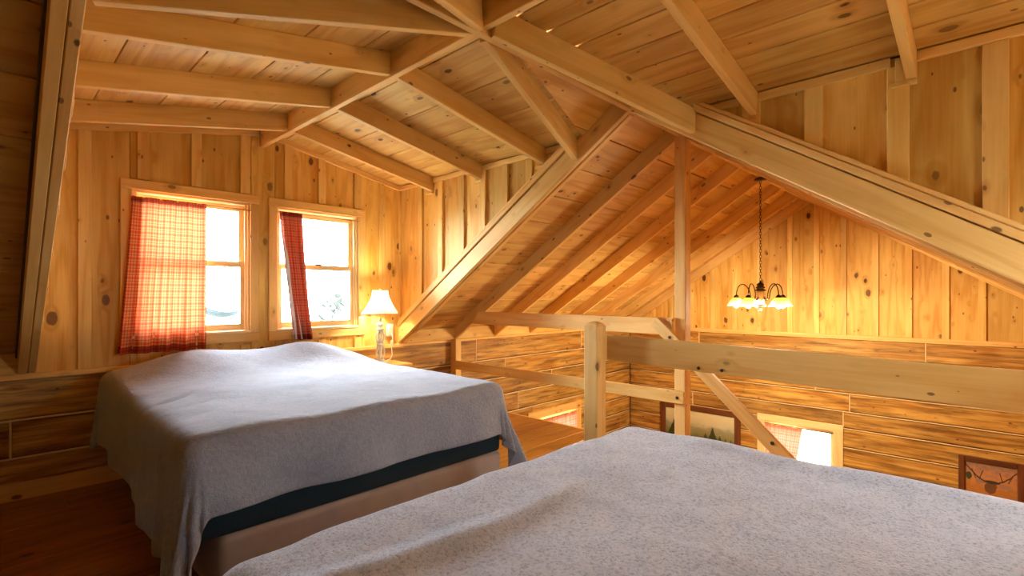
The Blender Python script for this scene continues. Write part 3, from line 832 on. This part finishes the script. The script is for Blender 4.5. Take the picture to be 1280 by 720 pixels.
# ============================================================ NIGHTSTAND, LAMP, OUTLET
def make_nightstand(dy, label, dx=0):
    ns = thing('nightstand', label, 'table', (2.68+dx, 4.27+dy, 0))
    box('top', (2.50+dx, 4.08+dy, .62), (2.88+dx, 4.465+dy, .645), ns, pine)
    for xx in (2.52+dx, 2.83+dx):
        for yy in (4.10+dy, 4.42+dy): box('leg', (xx, yy, 0), (xx+.03, yy+.03, .62), ns, pine, 2)
    dr = box('drawer', (2.55+dx, 4.085+dy, .49), (2.83+dx, 4.10+dy, .61), ns, pine)
    bm = bmesh.new(); bmesh.ops.create_uvsphere(bm, u_segments=10, v_segments=8, radius=.013)
    bmesh.ops.translate(bm, verts=bm.verts[:], vec=(2.69+dx, 4.073+dy, .55)); bm_obj('knob', bm, dr, brass, loc=(2.69+dx, 4.073+dy, .55))
make_nightstand(0, 'small pine nightstand under the cream lamp beside the far bed')
make_nightstand(-5.02, 'small added pine nightstand under the fill lamp, unseen behind the viewer', -.19)  # added out of view to carry the extra lamp
m_sh = bpy.data.materials.new('lamp_shade_cloth'); m_sh.use_nodes = True; nt = m_sh.node_tree; nt.nodes.clear()
o_ = N(nt, 'ShaderNodeOutputMaterial'); d_ = N(nt, 'ShaderNodeBsdfDiffuse'); t_ = N(nt, 'ShaderNodeBsdfTranslucent'); x_ = N(nt, 'ShaderNodeMixShader')
d_.inputs[0].default_value = (*srgb(226,220,208), 1); t_.inputs[0].default_value = (*srgb(225,205,180), 1); x_.inputs[0].default_value = .28
nt.links.new(d_.outputs[0], x_.inputs[1]); nt.links.new(t_.outputs[0], x_.inputs[2]); nt.links.new(x_.outputs[0], o_.inputs[0])
bulb_m = emis('lit_bulb', (1, .78, .5), 40)
def make_lamp(LX, LY, LZ, label, power):
    tl = thing('table_lamp', label, 'lamp', (LX, LY, LZ))
    bm = bmesh.new()
    lathe(bm, [(.0,0),(.062,0),(.064,.012),(.05,.022),(.038,.03),(.042,.038),(.03,.046)], (LX, LY, LZ), 20)
    def cage(z0, z1, r):
        for i in range(6):
            a = i*math.pi/3; pts = []
            for k in range(9):
                t = k/8; rr = .018 + (r-.018)*math.sin(math.pi*t); aa = a + .5*(t-.5)
                pts.append((LX+rr*math.cos(aa), LY+rr*math.sin(aa), z0+(z1-z0)*t))
            tube(bm, pts, .0088, 6)
            for k in (2, 6):
                bmesh.ops.create_icosphere(bm, subdivisions=1, radius=.011, matrix=Matrix.Translation(pts[k]))
    cage(LZ+.045, LZ+.175, .042); cage(LZ+.195, LZ+.325, .042)
    for zz in (.185, .335): lathe(bm, [(.02,-.014),(.034,-.008),(.038,0),(.034,.008),(.02,.014)], (LX, LY, LZ+zz), 16)
    lathe(bm, [(.017,.03),(.017,.35),(.022,.36),(.036,.375),(.038,.383),(.024,.392),(.011,.40),(.010,.43)], (LX, LY, LZ), 14)
    bm_obj('base', bm, tl, cream, loc=(LX, LY, LZ))
    zs = H-.172
    bm = bmesh.new(); lathe(bm, [(.012,0),(.014,.05),(.010,.06)], (LX, LY, zs-.09), 12); bm_obj('socket', bm, tl, brass, loc=(LX, LY, zs-.09))
    def shade_prof(n=12):
        out = []
        for i in range(n+1):
            t = i/n; out.append((.075 + (.183-.075)*((1-t)**1.75), t*.222))
        return out
    sqf = lambda a: 1 - .035*abs(math.sin(a*3))
    bm = bmesh.new(); lathe(bm, shade_prof(), (LX, LY, zs), 48, sqf); sh = bm_obj('lamp_shade', bm, tl, m_sh, loc=(LX, LY, zs))
    bm = bmesh.new()
    for i in range(6):
        a = i*math.pi/3 + R(12); tube(bm, [(LX+(r+.001)*math.cos(a), LY+(r+.001)*math.sin(a), zs+z) for r, z in shade_prof()], .0022, 5)
    for r, z in (shade_prof()[0], shade_prof()[-1]):
        tube(bm, [(LX+r*sqf(k*math.pi/12)*math.cos(k*math.pi/12), LY+r*sqf(k*math.pi/12)*math.sin(k*math.pi/12), zs+z) for k in range(24)], .003, 5, True)
    bm_obj('shade_trim', bm, sh, beige, loc=(LX, LY, zs))
    bm = bmesh.new(); tube(bm, [(LX, LY, zs-.03), (LX, LY, zs+.225)], .003, 6)
    for i in range(3):
        a = i*2.094; tube(bm, [(LX, LY, zs+.218), (LX+.074*math.cos(a), LY+.074*math.sin(a), zs+.218)], .0018, 5)
    bmesh.ops.create_uvsphere(bm, u_segments=8, v_segments=6, radius=.009, matrix=Matrix.Translation((LX, LY, zs+.236)))
    bm_obj('finial', bm, tl, brass, loc=(LX, LY, zs))
    bm = bmesh.new(); bmesh.ops.create_uvsphere(bm, u_segments=12, v_segments=8, radius=.028, matrix=Matrix.Translation((LX, LY, zs+.08)))
    bm_obj('bulb', bm, tl, bulb_m, loc=(LX, LY, zs+.08))
    lamp_light('lamp_light', (LX, LY, zs+.125), power, (1, .86, .66), .03, tl)
    return tl
LX, LY, LZ = 2.645, 4.28, .645
tl = make_lamp(LX, LY, LZ, 'cream bedside lamp with openwork carved base and white bell shade beside the far bed', LAMP)
make_lamp(2.47, -.72, .645, 'added fill-light lamp with white bell shade, unseen behind the viewer', FILL_LAMP)  # unseen lamp, added to brighten the room from behind the camera
ol = thing('wall_outlet', 'ivory outlet box on the window wall beside the bedside lamp', 'outlet', (2.86, YN-.03, .95))
rbox('cover_plate', (2.83, YN-.045, .885), (2.905, YN-.0205, 1.01), .004, ol, plastic, 2)
rbox('receptacle', (2.85, YN-.05, .955), (2.885, YN-.044, .99), .003, ol, plastic, 2)
bm = bmesh.new(); abox(bm, (2.86, YN-.066, .905), (2.876, YN-.05, .93)); bm_obj('plug', bm, ol, plastic, smooth=False, loc=(2.86, YN-.06, .905))
bm = bmesh.new(); tube(bm, [(2.868, YN-.07, .91), (2.872, YN-.085, .88), (2.86, YN-.08, .80), (2.868, YN-.08, .70), (2.84, YN-.09, .66), (2.75, YN-.12, .65), (LX+.02, LY+.02, LZ+.015)], .0035, 6)
cd_ = bm_obj('cord', bm, tl, cream, loc=(2.86, YN-.08, .7))
rbox('switch', (2.852, YN-.09, .79), (2.876, YN-.072, .845), .004, cd_, plastic, 2)

# ============================================================ CURTAINS
def curtain(name, path_top, path_bot, ztop, zbot, folds, amp, mat, label, seed=0, nz=40, nu=120, ruffle=.012, sag=0.0, back=None, kx='y'):
    """path_top/bot: (start, end) points along the wall; cloth hangs between them with vertical folds"""
    bm = bmesh.new(); uvl = bm.loops.layers.uv.new('uv'); g = []
    for j in range(nz+1):
        t = j/nz; row = []
        z = ztop + (zbot-ztop)*t
        for i in range(nu+1):
            s = i/nu
            a = Vector(path_top[0]).lerp(Vector(path_top[1]), s); b_ = Vector(path_bot[0]).lerp(Vector(path_bot[1]), s)
            p = a.lerp(b_, t**1.2)
            am = amp*(.35+.65*t)
            f = math.sin(s*folds*2*math.pi+seed+.6*math.sin(t*2+seed))*am + .35*am*math.sin(s*folds*4.6*math.pi+2*seed) + math.sin(s*folds*9*math.pi)*ruffle*.35*math.exp(-t*22)
            f += noise.noise((s*5, t*4, seed))*.010
            zz = z - sag*math.sin(s*math.pi)*t + (noise.noise((s*9, 0, seed))*.008 if t > .9 else 0)
            q = Vector((p.x, p.y, 0)); q = q + (Vector((0, -1, 0)) if kx == 'y' else Vector((-1, 0, 0)))*f
            row.append((bm.verts.new((q.x, q.y, zz)), s, 1-t))
        g.append(row)
    for j in range(nz):
        for i in range(nu):
            c4 = (g[j][i], g[j][i+1], g[j+1][i+1], g[j+1][i]); f_ = bm.faces.new([c[0] for c in c4])
            for lp, c in zip(f_.loops, c4): lp[uvl].uv = (c[1], c[2])
    mid = (Vector(path_top[0])+Vector(path_top[1]))/2
    th_ = thing(name, label, 'curtain', (mid.x, mid.y, zbot))
    o = bm_obj('panel', bm, th_, mat, loc=(mid.x, mid.y, zbot))
    return th_
c1 = curtain('curtain', ((.735, YN-.045), (1.205, YN-.045)), ((.655, YN-.06), (1.195, YN-.05)), 2.015, .885, 4, .026, plaid, 'wide red plaid curtain covering the left half of the left window', 1.0)
def second_layer(th_, src, x0, x1, xb0, xb1, ztop, zbot, y, nm):
    bm = bmesh.new(); uvl = bm.loops.layers.uv.new('uv'); g = []
    for j in range(31):
        t = j/30; row = []
        for i in range(25):
            s_ = i/24; x = (x0+(x1-x0)*s_)*(1-t**1.2) + (xb0+(xb1-xb0)*s_)*t**1.2
            row.append((bm.verts.new((x, y+.006*math.sin(s_*9)*t, ztop+(zbot-ztop)*t)), s_*(x1-x0)/.47, 1-t))
        g.append(row)
    for j in range(30):
        for i in range(24):
            c4 = (g[j][i], g[j][i+1], g[j+1][i+1], g[j+1][i]); f_ = bm.faces.new([c[0] for c in c4])
            for lp, c in zip(f_.loops, c4): lp[uvl].uv = (c[1]+.02, c[2])
    bm_obj(nm, bm, th_, plaid, loc=((x0+x1)/2, y, zbot))
second_layer(c1, None, .735, .80, .655, .76, 2.015, .89, YN-.026, 'folded_edge')
c2 = curtain('curtain', ((1.765, YN-.045), (1.965, YN-.045)), ((1.88, YN-.07), (2.06, YN-.06)), 2.03, .91, 3.5, .022, plaid2, 'narrow bunched plaid curtain at the left side of the right window', 2.2)
second_layer(c2, None, 1.80, 1.965, 1.92, 2.06, 2.03, .92, YN-.028, 'folded_layer')
# turned-back white lining edge of the narrow curtain
bm = bmesh.new(); g = []
for j in range(25):
    t = j/24; z = 1.80 + (.915-1.80)*t; a = 1.80+.08*t**1.2
    g.append([bm.verts.new((a + (s*.085*(t**.7)), YN-.052-.012*math.sin(s*3.0), z)) for s in (0, .25, .5, .75, 1)])
for j in range(24):
    for i in range(4): bm.faces.new((g[j][i], g[j][i+1], g[j+1][i+1], g[j+1][i]))
lo_ = bm_obj('lining', bm, c2, lining, loc=(1.85, YN-.05, 1.3)); lo_['label'] = 'white lining edge'
for c_, xa, xb, zz in ((c1, .735, 1.54, 2.008), (c2, 1.755, 2.53, 2.022)):
    bm = bmesh.new(); tube(bm, [(xa, YN-.035, zz), (xb, YN-.035, zz)], .004, 6); bm_obj('rod', bm, c_, brass, loc=(xa, YN-.035, zz))
plaid_pale = cloth_plaid('pink_cloth', srgb(236,190,160), srgb(214,130,96), srgb(170,110,90), srgb(200,120,90), .04, 9, 12)
c3 = curtain('curtain', ((5.20, YN-.045), (6.06, YN-.045)), ((5.20, YN-.05), (6.06, YN-.05)), -.40, -1.30, 9, .016, plaid_pale, 'pink gathered curtain on the lower window below the railing', .4)
c4 = curtain('curtain', ((XE-.045, 2.33), (XE-.045, 1.86)), ((XE-.05, 2.33), (XE-.05, 2.02)), -.49, -1.4, 5, .016, plaid_pale, 'pink gathered curtain on the lower gable window behind the handrail', 1.4, kx='x')
bm = bmesh.new(); tube(bm, [(XE-.04, 2.34, -.485), (XE-.04, 1.5, -.485)], .005, 6); bm_obj('rod', bm, c4, steel, loc=(XE-.04, 1.9, -.485))
bm = bmesh.new(); tube(bm, [(5.11, YN-.04, -.395), (6.1, YN-.04, -.395)], .005, 6); bm_obj('rod', bm, c3, brass, loc=(5.6, YN-.04, -.395))

# ============================================================ CHANDELIER
CX, CY = 5.605, YR
zf = lambda ypx: H + (369.58-ypx)/631.146*5.27
ch = thing('chandelier', 'bronze five-arm chandelier with glowing amber bell shades hanging by a chain', 'chandelier', (CX, CY, zf(391)))
bm = bmesh.new(); lathe(bm, [(.0,.0),(.03,.0),(.055,-.012),(.062,-.028),(.0,-.03)][::-1], (CX, CY, ZR-.001), 20); bm_obj('canopy', bm, ch, bronze, loc=(CX, CY, ZR-.03))
ztop_b = zf(353)
bm = bmesh.new(); z = ZR-.03; k = 0
while z > ztop_b+.015:
    pts = []
    for i in range(10):
        a = 2*math.pi*i/10; px, pz = .010*math.cos(a), .020*math.sin(a)
        pts.append((CX+(px if k % 2 else 0), CY+(0 if k % 2 else px), z-.018+pz))
    tube(bm, pts, .0028, 5, True); z -= .030; k += 1
o = bm_obj('chain', bm, ch, bronze, loc=(CX, CY, (ZR+ztop_b)/2))
bm = bmesh.new()
lathe(bm, [(.0,.05),(.008,.045),(.012,.03),(.035,.012),(.038,.0),(.028,-.006),(.044,-.02),(.046,-.03),(.03,-.036),(.052,-.048),(.054,-.058),(.034,-.066)], (CX, CY, ztop_b-.03), 20)
bm_obj('body', bm, ch, bronze, loc=(CX, CY, ztop_b-.1))
bm = bmesh.new(); lathe(bm, [(.012,-.26),(.022,-.25),(.014,-.235),(.05,-.225),(.054,-.215),(.02,-.20)], (CX, CY, ztop_b-.03), 20)
bm_obj('lower_cup', bm, ch, bronze, loc=(CX, CY, ztop_b-.25)); bm = bmesh.new()
bmesh.ops.create_uvsphere(bm, u_segments=10, v_segments=8, radius=.016, matrix=Matrix.Translation((CX, CY, ztop_b-.295)))
bm_obj('finial', bm, ch, bronze, loc=(CX, CY, ztop_b-.29))
bm = bmesh.new(); lathe(bm, [(.034,-.068),(.046,-.09),(.048,-.12),(.040,-.16),(.026,-.20)], (CX, CY, ztop_b-.03), 20)
cen = bm_obj('centre_urn', bm, ch, plain('pale_ceramic', srgb(236,206,160), .4), loc=(CX, CY, ztop_b-.1)); cen['label'] = 'pale ceramic urn'
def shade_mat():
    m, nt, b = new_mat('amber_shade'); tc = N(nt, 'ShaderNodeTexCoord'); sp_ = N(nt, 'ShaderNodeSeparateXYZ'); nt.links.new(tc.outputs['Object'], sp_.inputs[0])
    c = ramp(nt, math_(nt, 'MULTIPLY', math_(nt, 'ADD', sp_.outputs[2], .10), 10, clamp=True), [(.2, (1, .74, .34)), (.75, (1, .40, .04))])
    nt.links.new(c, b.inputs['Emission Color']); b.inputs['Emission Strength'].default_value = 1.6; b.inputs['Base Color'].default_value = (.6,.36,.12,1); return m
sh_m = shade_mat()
cam_dir = math.atan2(CY, CX)
for i in range(5):
    a = cam_dir + math.pi + R(36) + i*2*math.pi/5 + R(8)
    ux, uy = math.cos(a), math.sin(a); RA = .235; zz = zf(372)
    bm = bmesh.new(); pts = []
    for k in range(15):
        t = k/14
        if t < .35: q = t/.35; r_, h = .045+.05*q, ztop_b-.15-.03*math.sin(q*math.pi)+.0*q
        else: q = (t-.35)/.65; r_, h = .095+.14*(1-math.cos(q*math.pi))/2, 0
        if t < .35: hh = ztop_b-.15-.035*math.sin(q*math.pi*.9)
        else: hh = (ztop_b-.161) + (zf(356)-(ztop_b-.161))*math.sin(q*math.pi*.5)*1.0 if q < .6 else None
        if t >= .35:
            base = ztop_b-.161; topz = zf(355); endz = zz+.02
            hh = base + (topz-base)*math.sin(min(q/.55, 1)*math.pi/2) if q < .55 else topz + (endz-topz)*(1-math.cos((q-.55)/.45*math.pi/2))
        pts.append((CX+ux*r_, CY+uy*r_, hh))
    tube(bm, pts, .0055, 7)
    arm = bm_obj('arm', bm, ch, bronze, loc=(CX+ux*.12, CY+uy*.12, zz))
    sx, sy = CX+ux*RA, CY+uy*RA
    bm = bmesh.new(); lathe(bm, [(.0,.03),(.012,.028),(.026,.012),(.030,-.004),(.024,-.01)], (sx, sy, zz), 14); bm_obj('socket', bm, arm, bronze, loc=(sx, sy, zz))
    bm = bmesh.new(); lathe(bm, [(.028,0),(.045,-.012),(.062,-.035),(.078,-.066),(.092,-.088)], (sx, sy, zz), 24)
    s_ = bm_obj('shade', bm, arm, sh_m, loc=(sx, sy, zz))
    mdf = s_.modifiers.new('thick', 'SOLIDIFY'); mdf.thickness = .003
    bm = bmesh.new(); bmesh.ops.create_uvsphere(bm, u_segments=10, v_segments=8, radius=.024, matrix=Matrix.Translation((sx, sy, zz-.085)))
    bm_obj('bulb', bm, arm, bulb_m, loc=(sx, sy, zz-.085))
    lamp_light('bulb_light', (sx, sy, zz-.12), BULB, (1, .82, .58), .025, ch)

# ============================================================ PICTURES on the gable wall
def picture(name, label, y0, y1, z0, z1, fw, mat_img):
    t = thing(name, label, 'picture', (XE-.03, (y0+y1)/2, z0))
    X0 = XE-.04
    for nm, lo, hi, g_ in (('frame_side', (X0, y0, z0), (XE-.001, y0+fw, z1), 2), ('frame_side', (X0, y1-fw, z0), (XE-.001, y1, z1), 2),
                           ('frame_rail', (X0, y0+fw, z0), (XE-.001, y1-fw, z0+fw), 1), ('frame_rail', (X0, y0+fw, z1-fw), (XE-.001, y1-fw, z1), 1)):
        box(nm, lo, hi, t, frame_dark, g_, .006)
    me = bpy.data.meshes.new('canvas')
    a, b_, c, d = y0+fw, y1-fw, z0+fw, z1-fw
    me.from_pydata([(X0+.02, b_, c), (X0+.02, a, c), (X0+.02, a, d), (X0+.02, b_, d)], [], [(0,1,2,3)])
    uvl = me.uv_layers.new(name='uv')
    for i, uv in enumerate(((0,0),(1,0),(1,1),(0,1))): uvl.data[i].uv = uv
    link('canvas', me, t, mat_img)
    return t
def pic_mat(name, kind):
    m, nt, b = new_mat(name); uv = N(nt, 'ShaderNodeUVMap'); sp_ = N(nt, 'ShaderNodeSeparateXYZ'); nt.links.new(uv.outputs[0], sp_.inputs[0]); U, V = sp_.outputs[0], sp_.outputs[1]
    n = N(nt, 'ShaderNodeTexNoise'); n.inputs['Scale'].default_value = 9; n.inputs['Detail'].default_value = 6; nt.links.new(uv.outputs[0], n.inputs['Vector'])
    nn = math_(nt, 'SUBTRACT', n.outputs['Fac'], .5)
    if kind == 'land':
        c = ramp(nt, math_(nt, 'ADD', V, math_(nt, 'MULTIPLY', nn, .25)), [(.30, srgb(86,84,40)), (.46, srgb(132,124,70)), (.60, srgb(150,142,104)), (.70, srgb(196,184,140)), (1, srgb(214,200,150))])
        for cx, h, wd in ((.13, .70, .10), (.60, .50, .05), (.70, .66, .075), (.80, .50, .05), (.88, .44, .045), (.95, .45, .045), (.40, .40, .05)):
            e = math_(nt, 'MULTIPLY', math_(nt, 'SUBTRACT', h, math_(nt, 'ADD', V, math_(nt, 'MULTIPLY', nn, .12))), wd/(h-.05)*1.6)
            ms = math_(nt, 'LESS_THAN', math_(nt, 'ABSOLUTE', math_(nt, 'SUBTRACT', U, cx)), e)
            c = mix(nt, ms, c, srgb(52,56,22))
    else:
        c = ramp(nt, math_(nt, 'ADD', V, math_(nt, 'MULTIPLY', nn, 1.2)), [(.2, srgb(178,116,52)), (.5, srgb(196,132,72)), (.8, srgb(168,120,90)), (1, srgb(140,112,88))])
        # a head with spread antlers: a body blob and two rising arcs
        def blob(cx, cy, rx, ry, col, c, f=1.0):
            dx = math_(nt, 'DIVIDE', math_(nt, 'SUBTRACT', U, cx), rx); dy = math_(nt, 'DIVIDE', math_(nt, 'SUBTRACT', V, cy), ry)
            d = math_(nt, 'ADD', math_(nt, 'ADD', math_(nt, 'MULTIPLY', dx, dx), math_(nt, 'MULTIPLY', dy, dy)), math_(nt, 'MULTIPLY', nn, 1.5))
            return mix(nt, math_(nt, 'MULTIPLY', math_(nt, 'LESS_THAN', d, 1), f), c, col)
        c = blob(.5, .26, .12, .2, srgb(110,72,40), c); c = blob(.33, .42, .13, .06, srgb(150,120,96), c); c = blob(.78, .36, .13, .07, srgb(158,124,98), c)
        c = blob(.52, .44, .16, .05, srgb(70,60,44), c); c = blob(.08, .55, .06, .12, srgb(60,70,44), c)
        for sgn, cx in ((-1, .30), (1, .74)):
            dx = math_(nt, 'SUBTRACT', U, .52)
            arc = math_(nt, 'ADD', .42, math_(nt, 'MULTIPLY', math_(nt, 'MULTIPLY', dx, dx), 1.9))
            e = math_(nt, 'ABSOLUTE', math_(nt, 'SUBTRACT', math_(nt, 'ADD', V, math_(nt, 'MULTIPLY', nn, .12)), arc))
            c = mix(nt, math_(nt, 'MULTIPLY', math_(nt, 'LESS_THAN', e, .028), .9), c, srgb(58,42,34))
        for cx, lean in ((.2, -.3), (.3, .25), (.72, -.2), (.86, .35)):
            e = math_(nt, 'ABSOLUTE', math_(nt, 'SUBTRACT', math_(nt, 'SUBTRACT', U, cx), math_(nt, 'MULTIPLY', math_(nt, 'SUBTRACT', V, .55), lean)))
            ms = math_(nt, 'MULTIPLY', math_(nt, 'LESS_THAN', e, .012), math_(nt, 'MULTIPLY', math_(nt, 'GREATER_THAN', V, .48), math_(nt, 'LESS_THAN', V, .78)))
            c = mix(nt, math_(nt, 'MULTIPLY', ms, .9), c, srgb(62,46,36))
    nt.links.new(c, b.inputs['Base Color']); b.inputs['Roughness'].default_value = .5; return m
picture('framed_picture', 'wide brown-framed misty landscape with dark fir trees, behind the tall post', 2.67, 3.92, -1.18, -.405, .085, pic_mat('landscape_print', 'land'))
picture('framed_picture', 'small dark-framed picture of an antlered elk at the lower right', -.235, .29, -.95, -.495, .055, pic_mat('elk_print', 'elk'))

# ============================================================ OUTDOORS
gnd = struct('ground'); me = bpy.data.meshes.new('soil')
me.from_pydata([(-60,-60,-3.2),(60,-60,-3.2),(60,80,-3.2),(-60,80,-3.2)], [], [(0,1,2,3)]); link('soil', me, gnd, snow)
def shrub(x, y, z0, h, label, seed, spread=.5, nb=9):
    rnd = random.Random(seed); t = thing('shrub', label, 'shrub', (x, y, z0), 'shrubs outside the windows')
    bs = bmesh.new(); lf = bmesh.new()
    for i in range(nb):
        a = rnd.uniform(0, 6.28); sp_ = rnd.uniform(.2, 1)*spread; hh = h*rnd.uniform(.6, 1)
        pts = [(x+math.cos(a)*sp_*(k/6)**1.5, y+math.sin(a)*sp_*(k/6)**1.5, z0+hh*k/6) for k in range(7)]
        tube(bs, pts, [.06*(1-.7*k/6) for k in range(7)], 5)
        for k in range(90):
            q = rnd.uniform(.3, 1); p = Vector(pts[min(6, int(q*6))]) + Vector((rnd.gauss(0,.16), rnd.gauss(0,.16), rnd.gauss(0,.2)))
            s = rnd.uniform(.09, .2); d1 = Vector((rnd.uniform(-1,1), rnd.uniform(-1,1), rnd.uniform(-1,1))).normalized()*s; d2 = Vector((rnd.uniform(-1,1), rnd.uniform(-1,1), rnd.uniform(-1,1))).normalized()*s*.5
            vv = [lf.verts.new(p+o) for o in (-d1, d2, d1, -d2)]; lf.faces.new(vv)
    bm_obj('stems', bs, t, bark_m, loc=(x, y, z0)); bm_obj('foliage', lf, t, leaf_m, False, loc=(x, y, z0), kind='stuff')
shrub(5.9, 11.2, -3.2, 5.2, 'tall thin pale shrub outside the right window, nearer the right jamb', 3, .8, 8)
shrub(5.3, 14.8, -3.2, 4.2, 'low yellowish shrub outside the right window behind the plaid curtain edge', 5, .9, 7)
hm = thing('hammock', 'pale grey sagging hammock seen through the left window', 'hammock', (3.3, 11, -3.2))
bm = bmesh.new(); g = []
for i in range(21):
    s = i/20; x = 2.75+1.02*s; z = .86+.24*(2*s-1)**2
    g.append([bm.verts.new((x, 11+q*.35*math.sin(math.pi*s), z+.12*q*q)) for q in (-1, -.5, 0, .5, 1)])
for i in range(20):
    for k in range(4): bm.faces.new((g[i][k], g[i][k+1], g[i+1][k+1], g[i+1][k]))
o = bm_obj('sling', bm, hm, sling, loc=(3.3, 11, .6)); mdf = o.modifiers.new('thick', 'SOLIDIFY'); mdf.thickness = .01
for xx in (2.2, 4.35):
    bm = bmesh.new(); tube(bm, [(xx, 11, -3.2), (xx, 11, 1.34)], .03, 8); bm_obj('post', bm, hm, snow, loc=(xx, 11, -3.2))
    bm = bmesh.new(); tube(bm, [(xx, 11, 1.3), (2.75 if xx < 3 else 3.77, 11, 1.10)], .006, 5); bm_obj('rope', bm, hm, snow, loc=(xx, 11, 1.1))
